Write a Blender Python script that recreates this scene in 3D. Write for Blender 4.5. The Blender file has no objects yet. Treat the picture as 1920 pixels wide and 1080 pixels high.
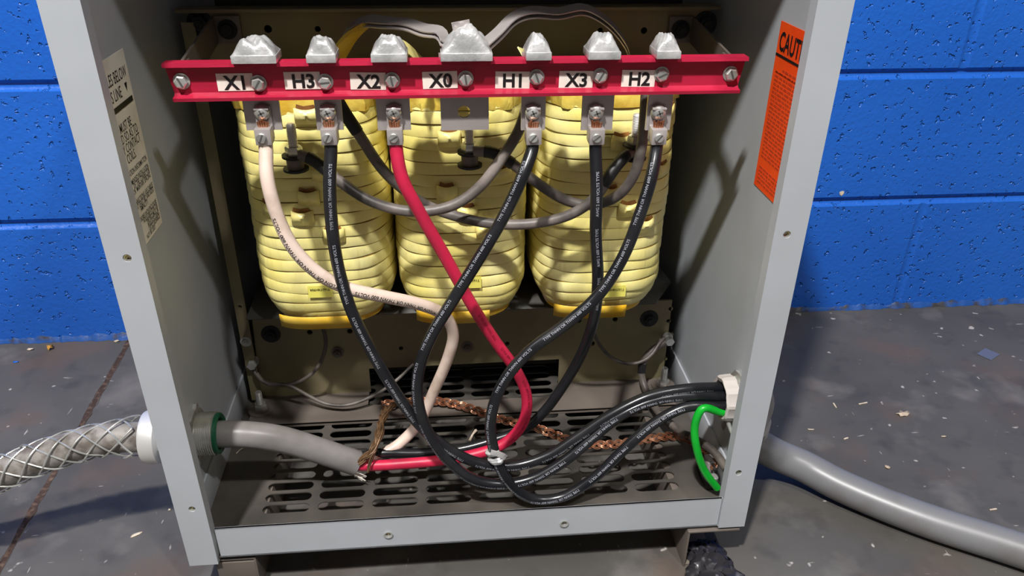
import bpy, bmesh, math, random
from mathutils import Vector, Matrix
from math import sin, cos, pi
random.seed(7)
C = bpy.context.scene.collection
# ---------------------------------------------------------------- camera
FPX = 1460.58
CAM = Vector((-.0199, -.5758, .6714)); YAW, PITCH, ROLL = .0965, .5044, .0105
cF = Vector((sin(YAW)*cos(PITCH), cos(YAW)*cos(PITCH), -sin(PITCH)))
_r = Vector((cos(YAW), -sin(YAW), 0)); _u = _r.cross(cF)
cR = cos(ROLL)*_r + sin(ROLL)*_u; cU = -sin(ROLL)*_r + cos(ROLL)*_u
cam = bpy.data.objects.new('camera', bpy.data.cameras.new('camera')); C.objects.link(cam)
cam.data.sensor_width = 36; cam.data.lens = FPX/1920*36; cam.data.clip_start = .01
M = Matrix((cR, cU, -cF)).transposed().to_4x4(); M.translation = CAM
cam.matrix_world = M
bpy.context.scene.camera = cam
def at(x, y, Y=None, Z=None, X=None):
    """point of the place seen at pixel x,y that lies in the plane Y=, Z= or X="""
    d = cF + cR*((x-960)/FPX) - cU*((y-540)/FPX)
    if Y is not None: t = (Y-CAM.y)/d.y
    elif Z is not None: t = (Z-CAM.z)/d.z
    else: t = (X-CAM.x)/d.x
    return CAM + d*t
# ---------------------------------------------------------------- light
vs = bpy.context.scene.view_settings
vs.view_transform = 'Standard'; vs.look = 'None'; vs.exposure = 0.08; vs.gamma = 1; vs.use_curve_mapping = False
W = bpy.data.worlds.new('world'); bpy.context.scene.world = W; W.use_nodes = True
wn = W.node_tree; bg = wn.nodes['Background']
tc = wn.nodes.new('ShaderNodeTexCoord'); sp = wn.nodes.new('ShaderNodeSeparateXYZ'); cr = wn.nodes.new('ShaderNodeValToRGB')
wn.links.new(tc.outputs['Generated'], sp.inputs[0]); wn.links.new(sp.outputs['Z'], cr.inputs[0]); wn.links.new(cr.outputs[0], bg.inputs[0])
cr.color_ramp.elements[0].position = 0; cr.color_ramp.elements[0].color = (.12, .115, .11, 1)
cr.color_ramp.elements[1].position = .9; cr.color_ramp.elements[1].color = (.40, .395, .39, 1)
bg.inputs[1].default_value = .52
def lamp(name, loc, power, size, col=(1, .98, .95)):
    l = bpy.data.lights.new(name, 'POINT'); l.energy = power; l.shadow_soft_size = size; l.color = col
    o = bpy.data.objects.new(name, l); C.objects.link(o); o.location = loc
lamp('overhead_light', (-.55, -1.22, 2.8), 430, .06)
lamp('overhead_light', (.80, -1.32, 2.8), 115, .06)
lamp('overhead_light', (-2.7, -.5, 2.9), 95, .5)  # added fill light, no known fixture; brightens the left floor and wall
# ---------------------------------------------------------------- materials
def srgb(r, g, b):
    f = lambda c: (c/255/12.92) if c/255 <= .04045 else ((c/255+.055)/1.055)**2.4
    return (f(r), f(g), f(b), 1)
def mat(name, col, rough=.5, metal=0, col2=None, nscale=30, nlo=.4, nhi=.65, bump=0, bscale=200, coat=0, spec=.5, detail=5, stretch=None):
    m = bpy.data.materials.new(name); m.use_nodes = True; t = m.node_tree; b = t.nodes['Principled BSDF']
    b.inputs['Base Color'].default_value = col; b.inputs['Roughness'].default_value = rough; b.inputs['Metallic'].default_value = metal
    b.inputs['Coat Weight'].default_value = coat; b.inputs['Specular IOR Level'].default_value = spec
    co = t.nodes.new('ShaderNodeTexCoord'); src = co.outputs['Object']
    if stretch:
        mp = t.nodes.new('ShaderNodeMapping'); mp.inputs['Scale'].default_value = stretch; t.links.new(src, mp.inputs[0]); src = mp.outputs[0]
    if col2:
        n = t.nodes.new('ShaderNodeTexNoise'); n.inputs['Scale'].default_value = nscale; n.inputs['Detail'].default_value = detail
        t.links.new(src, n.inputs['Vector'])
        r = t.nodes.new('ShaderNodeValToRGB'); r.color_ramp.elements[0].position = nlo; r.color_ramp.elements[1].position = nhi
        r.color_ramp.elements[0].color = col; r.color_ramp.elements[1].color = col2
        t.links.new(n.outputs['Fac'], r.inputs[0]); t.links.new(r.outputs[0], b.inputs['Base Color'])
    if bump:
        n2 = t.nodes.new('ShaderNodeTexNoise'); n2.inputs['Scale'].default_value = bscale; n2.inputs['Detail'].default_value = 3
        t.links.new(src, n2.inputs['Vector'])
        bp = t.nodes.new('ShaderNodeBump'); bp.inputs['Strength'].default_value = bump; bp.inputs['Distance'].default_value = .001
        t.links.new(n2.outputs['Fac'], bp.inputs['Height']); t.links.new(bp.outputs[0], b.inputs['Normal'])
    return m
MT = {}
MT['grey'] = mat('grey_enamel', srgb(178, 182, 188), .42, 0, srgb(170, 174, 179), 9, .4, .7, .04, 350)
MT['pan'] = mat('dusty_dark_steel', srgb(58, 55, 52), .5, .1, srgb(96, 91, 85), 14, .35, .75, .15, 120, detail=9)
MT['frame'] = mat('chromate_steel', srgb(142, 136, 100), .42, .3, srgb(122, 106, 88), 8, .35, .7, .05, 80)
MT['flange'] = mat('dull_steel_flange', srgb(120, 110, 102), .5, .2, srgb(98, 90, 84), 10, .35, .7, .05, 80)
MT['dark'] = mat('dark_steel', srgb(40, 40, 42), .6, .2, srgb(28, 28, 28), 20)
MT['lam'] = mat('laminated_core_steel', srgb(34, 32, 30), .6, .3, srgb(50, 44, 38), 60, stretch=(1, 1, 12))
MT['red'] = mat('red_fibreglass', srgb(184, 34, 66), .36, 0, srgb(160, 26, 54), 45, .35, .7, .25, 260, stretch=(.15, 1, 1))
MT['zinc'] = mat('zinc_plated_steel', srgb(214, 214, 210), .26, .65, srgb(180, 180, 174), 60)
MT['alu'] = mat('aluminium_plate', srgb(190, 182, 180), .36, .4, srgb(172, 163, 160), 20, .35, .7, .06, 200)
MT['aluweld'] = mat('weld_aluminium', srgb(232, 231, 231), .24, .5, srgb(200, 200, 200), 70, .4, .6, 1.0, 140)
MT['gland'] = mat('cast_zinc', srgb(226, 224, 222), .38, .45)
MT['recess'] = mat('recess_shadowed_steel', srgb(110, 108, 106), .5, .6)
MT['copper'] = mat('copper_strand', srgb(196, 144, 114), .34, .7, srgb(150, 94, 66), 90)
MT['copperdull'] = mat('dull_copper_braid', srgb(128, 98, 70), .5, .4, srgb(95, 70, 50), 90)
MT['blk'] = mat('black_insulation', srgb(26, 27, 31), .27, 0, srgb(38, 38, 41), 30, .45, .7, .05, 90)
MT['jump'] = mat('dusty_black_insulation', srgb(52, 48, 46), .45, 0, srgb(138, 128, 122), 22, .36, .7, .15, 150)
MT['white'] = mat('dirty_white_insulation', srgb(226, 204, 190), .4, 0, srgb(180, 158, 140), 30, .5, .75, .15, 120)
MT['redins'] = mat('red_insulation', srgb(208, 36, 74), .42, 0, srgb(182, 34, 66), 40, .4, .7, .15, 120)
MT['green'] = mat('green_insulation', srgb(20, 190, 52), .32, 0, srgb(14, 160, 44), 30)
MT['greywire'] = mat('grey_wire_insulation', srgb(104, 96, 90), .45, 0, srgb(66, 60, 56), 50)
MT['cord'] = mat('grey_cord_jacket', srgb(136, 132, 131), .34, 0, srgb(112, 108, 106), 25, .4, .75, .12, 60)
MT['cordd'] = mat('dirty_cord_jacket', srgb(138, 133, 128), .5, 0, srgb(96, 88, 82), 60, .42, .6, .8, 140)
MT['conduit'] = mat('grey_conduit_jacket', srgb(118, 118, 120), .36, 0, srgb(96, 91, 88), 12, .4, .7, .1, 50)
MT['plastic'] = mat('white_plastic', srgb(205, 197, 192), .4)
MT['greenpl'] = mat('green_plastic', srgb(20, 84, 58), .4)
MT['heat'] = mat('black_heat_shrink', srgb(22, 22, 23), .45)
MT['label'] = mat('paper_label', srgb(238, 232, 222), .5, 0, srgb(222, 214, 202), 30)
MT['olabel'] = mat('orange_label', srgb(255, 84, 22), .45, 0, srgb(244, 70, 18), 20)
MT['ored'] = mat('faded_orange_print', srgb(196, 62, 28), .5)
MT['ink'] = mat('black_ink', srgb(24, 22, 24), .5)
MT['inkw'] = mat('pale_ink', srgb(150, 153, 162), .5)
MT['inkr'] = mat('dark_red_ink', srgb(120, 16, 40), .5)
MT['tap'] = mat('brown_paper', srgb(170, 118, 60), .6, 0, srgb(110, 66, 34), 60)
MT['amber'] = mat('amber_varnished_paper', srgb(228, 176, 30), .35, 0, srgb(236, 200, 84), 30)
MT['foldpaper'] = mat('folded_varnished_paper', srgb(232, 206, 96), .33, 0, srgb(214, 172, 58), 45, .4, .65, .5, 200)
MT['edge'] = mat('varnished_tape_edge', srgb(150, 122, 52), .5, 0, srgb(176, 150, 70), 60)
MT['sticker'] = mat('yellow_sticker', srgb(240, 230, 110), .4)
MT['leaf'] = mat('dry_leaf', srgb(214, 164, 70), .6, 0, srgb(180, 120, 50), 80)
MT['chip'] = mat('pale_paint_chip', srgb(214, 200, 180), .7, 0, srgb(180, 160, 140), 120)
MT['tapeb'] = mat('bluish_tape', srgb(92, 98, 118), .4)
MT['sheet'] = mat('dark_insulating_sheet', srgb(62, 60, 54), .5)
MT['seam'] = mat('rusty_joint_filler', srgb(62, 46, 40), .9, 0, srgb(110, 88, 76), 120, .5, .7, .8, 200)
def coil_mat():
    m = mat('varnished_yellow_tape', srgb(250, 240, 168), .34, 0, srgb(244, 228, 128), 20, .3, .7, 0, coat=.15)
    t = m.node_tree; b = t.nodes['Principled BSDF']; co = [n for n in t.nodes if n.type == 'TEX_COORD'][0]
    mp = t.nodes.new('ShaderNodeMapping'); mp.inputs['Rotation'].default_value = (0, .6, 0); mp.inputs['Scale'].default_value = (1.6, 1, .35)
    t.links.new(co.outputs['Object'], mp.inputs[0])
    n = t.nodes.new('ShaderNodeTexNoise'); n.inputs['Scale'].default_value = 55; n.inputs['Detail'].default_value = 4; n.inputs['Distortion'].default_value = .8
    t.links.new(mp.outputs[0], n.inputs['Vector'])
    bp = t.nodes.new('ShaderNodeBump'); bp.inputs['Strength'].default_value = .6; bp.inputs['Distance'].default_value = .002
    t.links.new(n.outputs['Fac'], bp.inputs['Height']); t.links.new(bp.outputs[0], b.inputs['Normal'])
    return m
MT['coil'] = coil_mat()
def wall_mat():
    m = mat('blue_masonry_paint', srgb(34, 100, 198), .28, 0, srgb(28, 90, 186), 3, .35, .7)
    t = m.node_tree; b = t.nodes['Principled BSDF']; co = [n for n in t.nodes if n.type == 'TEX_COORD'][0]
    v = t.nodes.new('ShaderNodeTexNoise'); v.inputs['Scale'].default_value = 105; v.inputs['Detail'].default_value = 2.0
    t.links.new(co.outputs['Object'], v.inputs['Vector'])
    r = t.nodes.new('ShaderNodeValToRGB'); r.color_ramp.elements[0].position = .29; r.color_ramp.elements[1].position = .37
    t.links.new(v.outputs['Fac'], r.inputs[0])
    n = t.nodes.new('ShaderNodeTexNoise'); n.inputs['Scale'].default_value = 160; n.inputs['Detail'].default_value = 4
    t.links.new(co.outputs['Object'], n.inputs['Vector'])
    mx = t.nodes.new('ShaderNodeMath'); mx.operation = 'MULTIPLY_ADD'; mx.inputs[1].default_value = .30
    t.links.new(n.outputs['Fac'], mx.inputs[0]); t.links.new(r.outputs[0], mx.inputs[2])
    bp = t.nodes.new('ShaderNodeBump'); bp.inputs['Strength'].default_value = .8; bp.inputs['Distance'].default_value = .004
    t.links.new(mx.outputs[0], bp.inputs['Height']); t.links.new(bp.outputs[0], b.inputs['Normal'])
    return m
MT['wall'] = wall_mat()
MT['bead'] = mat('scuffed_blue_paint', srgb(30, 78, 150), .45, 0, srgb(58, 58, 62), 40, .45, .62, .6, 200)
def floor_mat():
    m = mat('worn_grey_floor', srgb(70, 68, 66), .5, 0, srgb(90, 87, 83), 5, .3, .7, .3, 90, detail=10)
    t = m.node_tree; b = t.nodes['Principled BSDF']; co = [n for n in t.nodes if n.type == 'TEX_COORD'][0]
    ramp = [n for n in t.nodes if n.type == 'VALTORGB'][0]
    def layer(prev, scale, lo, hi, col, stretch=(1, 1, 1), rot=0, det=2):
        mp = t.nodes.new('ShaderNodeMapping'); mp.inputs['Scale'].default_value = stretch; mp.inputs['Rotation'].default_value = (0, 0, rot)
        t.links.new(co.outputs['Object'], mp.inputs[0])
        n = t.nodes.new('ShaderNodeTexNoise'); n.inputs['Scale'].default_value = scale; n.inputs['Detail'].default_value = det
        t.links.new(mp.outputs[0], n.inputs['Vector'])
        r = t.nodes.new('ShaderNodeMapRange'); r.inputs['From Min'].default_value = lo; r.inputs['From Max'].default_value = hi
        t.links.new(n.outputs['Fac'], r.inputs[0])
        mx = t.nodes.new('ShaderNodeMix'); mx.data_type = 'RGBA'; t.links.new(r.outputs[0], mx.inputs['Factor'])
        t.links.new(prev, mx.inputs['A']); mx.inputs['B'].default_value = col
        return mx.outputs['Result']
    c = layer(ramp.outputs[0], 26, .55, .9, srgb(56, 53, 51), det=9)
    c = layer(c, 60, .70, .75, srgb(170, 165, 160))
    c = layer(c, 9, .56, .78, srgb(120, 116, 112), det=8)
    c = layer(c, 7, .54, .8, srgb(100, 80, 68), det=8)
    c = layer(c, 24, .745, .78, srgb(165, 160, 155), (1, 6, 1), .5)
    c = layer(c, 26, .75, .79, srgb(160, 155, 150), (5, 1, 1), -.4)
    t.links.new(c, b.inputs['Base Color'])
    return m
MT['floor'] = floor_mat()
# ---------------------------------------------------------------- mesh helpers
class MB:
    def __init__(s): s.bm = bmesh.new()
    def box(s, lo, hi, bev=0, mtx=None):
        g = bmesh.ops.create_cube(s.bm, size=1)['verts']
        lo, hi = Vector(lo), Vector(hi); c, d = (lo+hi)/2, hi-lo
        for v in g: v.co = Vector((v.co.x*d.x, v.co.y*d.y, v.co.z*d.z)) + c
        if bev:
            es = list({e for v in g for e in v.link_edges})
            r = bmesh.ops.bevel(s.bm, geom=es, offset=bev, segments=2, profile=.5, affect='EDGES'); g = list({v for f in r['faces'] for v in f.verts} | {v for v in g if v.is_valid})
        if mtx:
            for v in g: v.co = mtx @ v.co
        return s
    def lathe(s, p0, axis, prof, seg=24, mod=None, ph=0, cap=True):
        """prof: list of (distance along axis, radius); mod(i_angle)->radius factor"""
        a = Vector(axis).normalized(); p0 = Vector(p0)
        u = a.orthogonal().normalized() if abs(a.z) > .9 or abs(a.z) < .0 else Vector((0, 0, 1)).cross(a)
        if u.length < 1e-6: u = a.orthogonal()
        u.normalize(); w = a.cross(u); rings = []
        for (t, r) in prof:
            ring = []
            for k in range(seg):
                an = 2*pi*k/seg + ph; rr = r*(mod(an) if mod else 1)
                ring.append(s.bm.verts.new(p0 + a*t + (u*cos(an) + w*sin(an))*rr))
            rings.append(ring)
        for i in range(len(rings)-1):
            for k in range(seg):
                s.bm.faces.new((rings[i][k], rings[i][(k+1) % seg], rings[i+1][(k+1) % seg], rings[i+1][k]))
        if cap:
            s.bm.faces.new(rings[0][::-1]); s.bm.faces.new(rings[-1])
        return s
    def cyl(s, p0, p1, r, seg=20): 
        p0, p1 = Vector(p0), Vector(p1); return s.lathe(p0, p1-p0, [(0, r), ((p1-p0).length, r)], seg)
    def hexa(s, p0, axis, h, r, ph=0): return s.lathe(p0, axis, [(0, r*.97), (h*.1, r), (h*.85, r), (h, r*.9)], 6, ph=ph)
    def tube(s, fr, r, seg=12, cap=True):
        rings = []; n = len(fr)
        for i, (p, tn, u, w) in enumerate(fr):
            rr = r(i/(n-1)) if callable(r) else r
            rings.append([s.bm.verts.new(p + (u*cos(2*pi*k/seg) + w*sin(2*pi*k/seg))*rr) for k in range(seg)])
        for i in range(n-1):
            for k in range(seg): s.bm.faces.new((rings[i][k], rings[i][(k+1) % seg], rings[i+1][(k+1) % seg], rings[i+1][k]))
        if cap: s.bm.faces.new(rings[0][::-1]); s.bm.faces.new(rings[-1])
        return s
    def strip(s, fr, half, thick, vec):
        """flat strap swept along a frame list, wide along vec"""
        rings = []
        for (p, tn, u, w) in fr:
            a = (vec - tn*vec.dot(tn)).normalized(); b = tn.cross(a)
            rings.append([s.bm.verts.new(p + a*x*half + b*y*thick/2) for x, y in ((-1, -1), (1, -1), (1, 1), (-1, 1))])
        for i in range(len(rings)-1):
            for k in range(4): s.bm.faces.new((rings[i][k], rings[i][(k+1) % 4], rings[i+1][(k+1) % 4], rings[i+1][k]))
        s.bm.faces.new(rings[0][::-1]); s.bm.faces.new(rings[-1]); return s
    def add(s, vs_, fs_, f=lambda v: v):
        vv = [s.bm.verts.new(f(Vector(v))) for v in vs_]
        for q in fs_:
            try: s.bm.faces.new([vv[i] for i in q])
            except ValueError: pass
        return s
    def build(s, name, m, parent=None, smooth=35, recalc=True):
        if recalc: bmesh.ops.recalc_face_normals(s.bm, faces=s.bm.faces)
        me = bpy.data.meshes.new(name); s.bm.to_mesh(me); s.bm.free()
        me.materials.append(MT[m] if isinstance(m, str) else m)
        if smooth:
            for p in me.polygons: p.use_smooth = True
            me.set_sharp_from_angle(angle=math.radians(smooth))
        o = bpy.data.objects.new(name, me); C.objects.link(o)
        if parent:
            o.parent = parent; o.matrix_parent_inverse = (TOW.get(parent.name, Matrix())).inverted()
            TOW[o.name] = Matrix()
        else: TOW[o.name] = Matrix()
        return o
TOW = {}   # rest transform of each thing, so children keep their place
def tag(o, label=None, cat=None, group=None, kind=None):
    if label: o['label'] = label
    if cat: o['category'] = cat
    if group: o['group'] = group
    if kind: o['kind'] = kind
    return o
def thing(name, loc, label, cat, group=None):
    o = bpy.data.objects.new(name, None); C.objects.link(o); o.location = loc; o.empty_display_size = .02
    TOW[o.name] = Matrix.Translation(Vector(loc)); return tag(o, label, cat, group)
def struct(o): o['kind'] = 'structure'; return o
def frames(pts, step=.004):
    pts = [Vector(p) for p in pts]; P = [pts[0]*2-pts[1]] + pts + [pts[-1]*2-pts[-2]]; out = []
    for i in range(1, len(P)-2):
        a, b, c, d = P[i-1:i+3]; n = max(2, int((c-b).length/step))
        t0, t1, t2, t3 = 0, (b-a).length**.5, 0, 0; t2 = t1+(c-b).length**.5; t3 = t2+(d-c).length**.5
        for k in range(n):
            t = t1+(t2-t1)*k/n
            A1 = a*((t1-t)/(t1-t0))+b*((t-t0)/(t1-t0)); A2 = b*((t2-t)/(t2-t1))+c*((t-t1)/(t2-t1)); A3 = c*((t3-t)/(t3-t2))+d*((t-t2)/(t3-t2))
            B1 = A1*((t2-t)/(t2-t0))+A2*((t-t0)/(t2-t0)); B2 = A2*((t3-t)/(t3-t1))+A3*((t-t1)/(t3-t1))
            out.append(B1*((t2-t)/(t2-t1))+B2*((t-t1)/(t2-t1)))
    out.append(pts[-1])
    # light smoothing
    for _ in range(3): out = [out[0]]+[(out[i-1]+out[i]*2+out[i+1])/4 for i in range(1, len(out)-1)]+[out[-1]]
    fr = []; u = None
    for i, p in enumerate(out):
        tn = (out[min(i+1, len(out)-1)]-out[max(i-1, 0)]).normalized()
        if u is None: u = tn.orthogonal()
        u = (u-tn*u.dot(tn)).normalized(); fr.append((p, tn, u, tn.cross(u)))
    return fr
def poly_plate(outer, holes, th):
    """flat plate with holes, in local XY, thickness th along Z; returns verts, faces"""
    cu = bpy.data.curves.new('tmp', 'CURVE'); cu.dimensions = '2D'; cu.fill_mode = 'BOTH'; cu.extrude = th/2
    for loop in [outer]+holes:
        sp_ = cu.splines.new('POLY'); sp_.points.add(len(loop)-1); sp_.use_cyclic_u = True
        for i, (x, y) in enumerate(loop): sp_.points[i].co = (x*10, y*10, 0, 1)
    cu.extrude = th*5
    o = bpy.data.objects.new('tmp', cu); C.objects.link(o); me = o.to_mesh()
    r = ([v.co/10 for v in me.vertices], [tuple(p.vertices) for p in me.polygons])
    o.to_mesh_clear(); bpy.data.objects.remove(o); bpy.data.curves.remove(cu); return r
def circ(x, y, r, n=20): return [(x+r*cos(2*pi*k/n), y+r*sin(2*pi*k/n)) for k in range(n)]
def stad(x, y, l, h, n=6):
    r = h/2; c = l/2-r
    return [(x+c+r*cos(-pi/2+pi*k/n), y+r*sin(-pi/2+pi*k/n)) for k in range(n+1)]+[(x-c+r*cos(pi/2+pi*k/n), y+r*sin(pi/2+pi*k/n)) for k in range(n+1)]
def rect(x0, y0, x1, y1): return [(x0, y0), (x1, y0), (x1, y1), (x0, y1)]
_tc = {}
def text_geo(s, size=1, bold=0., align='LEFT', ch=.0):
    key = (s, bold, align, ch)
    if key not in _tc:
        cu = bpy.data.curves.new('tmp', 'FONT'); cu.body = s; cu.size = 1; cu.offset = bold; cu.align_x = align; cu.resolution_u = 3; cu.space_character = 1+ch
        o = bpy.data.objects.new('tmp', cu); C.objects.link(o); bpy.context.view_layer.update(); me = o.to_mesh()
        _tc[key] = ([v.co.copy() for v in me.vertices], [tuple(p.vertices) for p in me.polygons])
        o.to_mesh_clear(); bpy.data.objects.remove(o); bpy.data.curves.remove(cu)
    v, f = _tc[key]; return [p*size for p in v], f
def text_flat(mb, s, size, org, ux, uy, bold=0., align='LEFT', sx=1):
    v, f = text_geo(s, size, bold, align); org, ux, uy = Vector(org), Vector(ux), Vector(uy)
    return mb.add(v, f, lambda p: org+ux*p.x*sx+uy*p.y)
def text_on_cable(mb, fr, r, s, size, start, toward, gap=.03, stop=.98, phase=0., bold=.01, flip=False):
    """printing wrapped round a cable, repeated along it"""
    L = [0]
    for i in range(1, len(fr)): L.append(L[-1]+(fr[i][0]-fr[i-1][0]).length)
    v, f = text_geo(s, size, bold); wd = max(p.x for p in v); s0 = start*L[-1]
    while s0+wd < stop*L[-1]:
        def fn(p):
            x = (wd-p.x if flip else p.x)+s0; i = 0
            lo, hi = 0, len(L)-2
            while lo < hi:
                m_ = (lo+hi+1)//2
                if L[m_] <= x: lo = m_
                else: hi = m_-1
            i = lo; k = min(1, (x-L[i])/(L[i+1]-L[i]+1e-9))
            pc = fr[i][0].lerp(fr[i+1][0], k); tn = fr[i][1].lerp(fr[i+1][1], k).normalized()
            a = Vector(toward); a = (a-tn*a.dot(tn)).normalized(); b = tn.cross(a)
            y = (p.y-size*.35)*(-1 if flip else 1); th = y/r+phase
            return pc+(a*cos(th)-b*sin(th))*(r+.00015)
        mb.add(v, f, fn); s0 += wd+gap
    return mb
# ================================================================ SETTING
# floor: two slabs with a rough filled joint between them
j0, j1 = at(224, 673, Z=0), at(12, 1043, Z=0); jd = (j1-j0).normalized(); jn = Vector((-jd.y, jd.x, 0)); ja, jb = j0-jd*.155, j0+jd*3
mb = MB(); g = .0035
def fl(pts, z=0): 
    mb.bm.faces.new([mb.bm.verts.new((p[0], p[1], z)) for p in pts])
a1, b1, a2, b2 = ja+jn*g, jb+jn*g, ja-jn*g, jb-jn*g
if a1.x < a2.x: a1, b1, a2, b2 = a2, b2, a1, b1      # 1 = right side
fl([a1, (3.5, a1.y, 0), (3.5, -3.5, 0), (b1.x, -3.5, 0), b1]); fl([(-3.5, a2.y, 0), a2, b2, (b2.x, -3.5, 0), (-3.5, -3.5, 0)])
fl([(-3.5, ja.y, 0), (3.5, ja.y, 0), (3.5, .52, 0), (-3.5, .52, 0)])
struct(mb.build('floor', 'floor', smooth=0))
mb = MB(); n = 260; row = []
for i in range(n+1):
    p = ja.lerp(jb, i/n); w1, w2 = g*random.uniform(.7, 1.7), g*random.uniform(.7, 1.7); z = -.0015+random.uniform(-.001, .0022)
    row.append([mb.bm.verts.new((p.x+jn.x*k, p.y+jn.y*k, zz)) for k, zz in ((-w1, .0004), (-w1*.3, z), (w2*.3, z-.0005), (w2, .0004))])
for i in range(n):
    for k in range(3): mb.bm.faces.new((row[i][k], row[i][k+1], row[i+1][k+1], row[i+1][k]))
struct(mb.build('trim_1', 'seam'))
# back wall of painted blocks with tooled joints
WY = .5166; mb = MB(); BW = .405; BH = .2; hj = at(1734, 378, Y=WY).x
zl = 0
def groove(u, w=.008, d=.006): return d*max(0, 1-(u/w)**2)
for rI in range(0, 8):
    z0 = rI*BH; off = hj + (BW/2 if rI % 2 == 1 else 0)
    zs = [z0]+[z0+.001*k for k in range(1, 9)]+[z0+BH-.001*k for k in range(8, -1, -1)]
    k0 = int((-3.2-off)/BW)-1
    xs = []
    for k in range(k0, k0+18):
        x0 = off+k*BW; xs += [x0]+[x0+.0012*q for q in range(1, 8)]+[x0+BW/2]+[x0+BW-.0012*q for q in range(7, 0, -1)]
    grid = []
    for z in zs:
        r_ = []
        for x in xs:
            dz = min(z-z0, z0+BH-z) if rI > 0 else z0+BH-z; dx = abs((x-off+BW/2) % BW-BW/2); 
            d = max(groove(dz), groove(dx)*.35)
            r_.append(mb.bm.verts.new((x, WY+d, z)))
        grid.append(r_)
    for i in range(len(zs)-1):
        for k in range(len(xs)-1): mb.bm.faces.new((grid[i][k], grid[i][k+1], grid[i+1][k+1], grid[i+1][k]))
bmesh.ops.remove_doubles(mb.bm, verts=mb.bm.verts, dist=.0001)
struct(mb.build('wall_back', 'wall', smooth=0))
# ragged painted bead where the wall meets the floor
mb = MB(); n = 700; rw = []; rr = random.Random(5); a0 = 0
for i in range(n+1):
    x = -1.6+3.2*i/n; k_ = rr.uniform(-1, 1); a0 = a0*.8+.2*rr.uniform(-1, 1)
    h_ = .010+.010*a0+.0015*k_; d_ = .005+.008*a0+.001*rr.uniform(-1, 1)
    rw.append([mb.bm.verts.new((x, WY+.001, max(.004, h_))), mb.bm.verts.new((x, WY-max(.0015, d_*.4), max(.003, h_*.6))), mb.bm.verts.new((x, WY-max(.002, d_), .0002))])
for i in range(n):
    for k in range(2): mb.bm.faces.new((rw[i][k], rw[i+1][k], rw[i+1][k+1], rw[i][k+1]))
struct(mb.build('trim_2', 'bead'))
# ================================================================ ENCLOSURE
HW = .285; ZB = .052; ZT = .80; YB = .485; PZ = .054; FW = .257
enc = thing('transformer_enclosure', (0, .24, 0), 'open-fronted grey sheet-metal cabinet holding three yellow coils, standing on the floor before the blue wall', 'electrical enclosure')
for s in (-1, 1):
    mb = MB()
    zb_ = ZB-.003 if s < 0 else ZB+.003
    mb.box((min(s*(HW-.002), s*HW), 0, zb_), (max(s*(HW-.002), s*HW), YB, ZT))
    # front flange, a plate with screw holes
    hz = {-1: [(240, 482), (361, 952)], 1: [(1474, 438), (1384, 884)]}[s]; hl = []
    for q in hz:
        p = at(*q, Y=0); hl.append(circ(p.x, p.z, .0034))
    x0, x1 = sorted((s*FW, s*HW))
    v, f = poly_plate(rect(x0, zb_, x1, ZT), hl, .002)
    mb.add(v, f, lambda p: Vector((p.x, p.z-.001, p.y)))
    mb.box((min(s*FW, s*(FW+.0015)), 0, zb_+.0), (max(s*FW, s*(FW+.0015)), .010, ZT))
    mb.box((min(s*(HW-.002), s*(HW-.02)), YB-.004, zb_), (max(s*(HW-.002), s*(HW-.02)), YB-.002, ZT))
    o = mb.build('side_panel', 'grey', enc, smooth=25)
    for q in hz:
        p = at(*q, Y=0); r_ = MB()
        pr = [(0, .0034), (-.0012, .0046), (-.0016, .0040), (-.001, .0028), (.004, .0026)]
        r_.lathe((p.x, 0, p.z), (0, 1, 0), pr, 18, cap=False); r_.build('rivet_nut', 'zinc', o)
mb = MB(); hl = []
for q in [(728, 1003), (1058, 982)]:
    p = at(*q, Y=0); hl.append(circ(p.x, p.z, .0034))
v, f = poly_plate(rect(-FW+.003, .055, FW-.0005, .0942), hl, .002); mb.add(v, f, lambda p: Vector((p.x, p.z+.002, p.y)))
mb.box((-FW+.003, .001, .0928), (FW, .0028, .0942)); mb.box((-FW+.003, .001, .055), (FW, .03, .057))
rail = mb.build('front_rail', 'grey', enc, smooth=25)
for q in [(728, 1003), (1058, 982)]:
    p = at(*q, Y=0); r_ = MB(); r_.lathe((p.x, 0, p.z), (0, 1, 0), [(.001, .0034), (-.0004, .0046), (-.0008, .0040), (.0, .0028), (.006, .0026)], 18, cap=False); r_.build('rivet_nut', 'zinc', rail)
# slotted base pan, upturned sides
mb = MB(); PITX = .0583; SL = .0500; sx0 = -.2253+SL/2; holes = []
for r_ in range(19):
    for c in range(8):
        yy = .0645+r_*.0172
        if yy > .40: continue
        holes.append(stad(sx0+c*PITX+(.001*r_*0), yy, SL, .0127))
v, f = poly_plate(rect(-HW+.002, .002, HW-.002, YB-.004), holes, .0013); mb.add(v, f, lambda p: Vector((p.x, p.y, PZ+p.z)))
pan = mb.build('base_pan', 'pan', enc, smooth=25)
for s in (-1, 1):
    mb = MB(); x0, x1 = sorted((s*(HW-.002), s*(HW-.0045))); mb.box((x0, .004, PZ), (x1, YB-.01, .0925), .0006); mb.build('base_flange', 'grey', enc, smooth=25)
MB().box((-HW+.002, YB-.002, ZB), (HW-.002, YB, ZT)).build('back_panel', 'grey', enc)
MB().box((-HW, 0, ZT), (HW, YB, ZT+.002)).build('top_panel', 'grey', enc)
MB().box((-FW, -.001, ZT-.04), (FW, .001, ZT)).build('header_rail', 'grey', enc)
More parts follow.
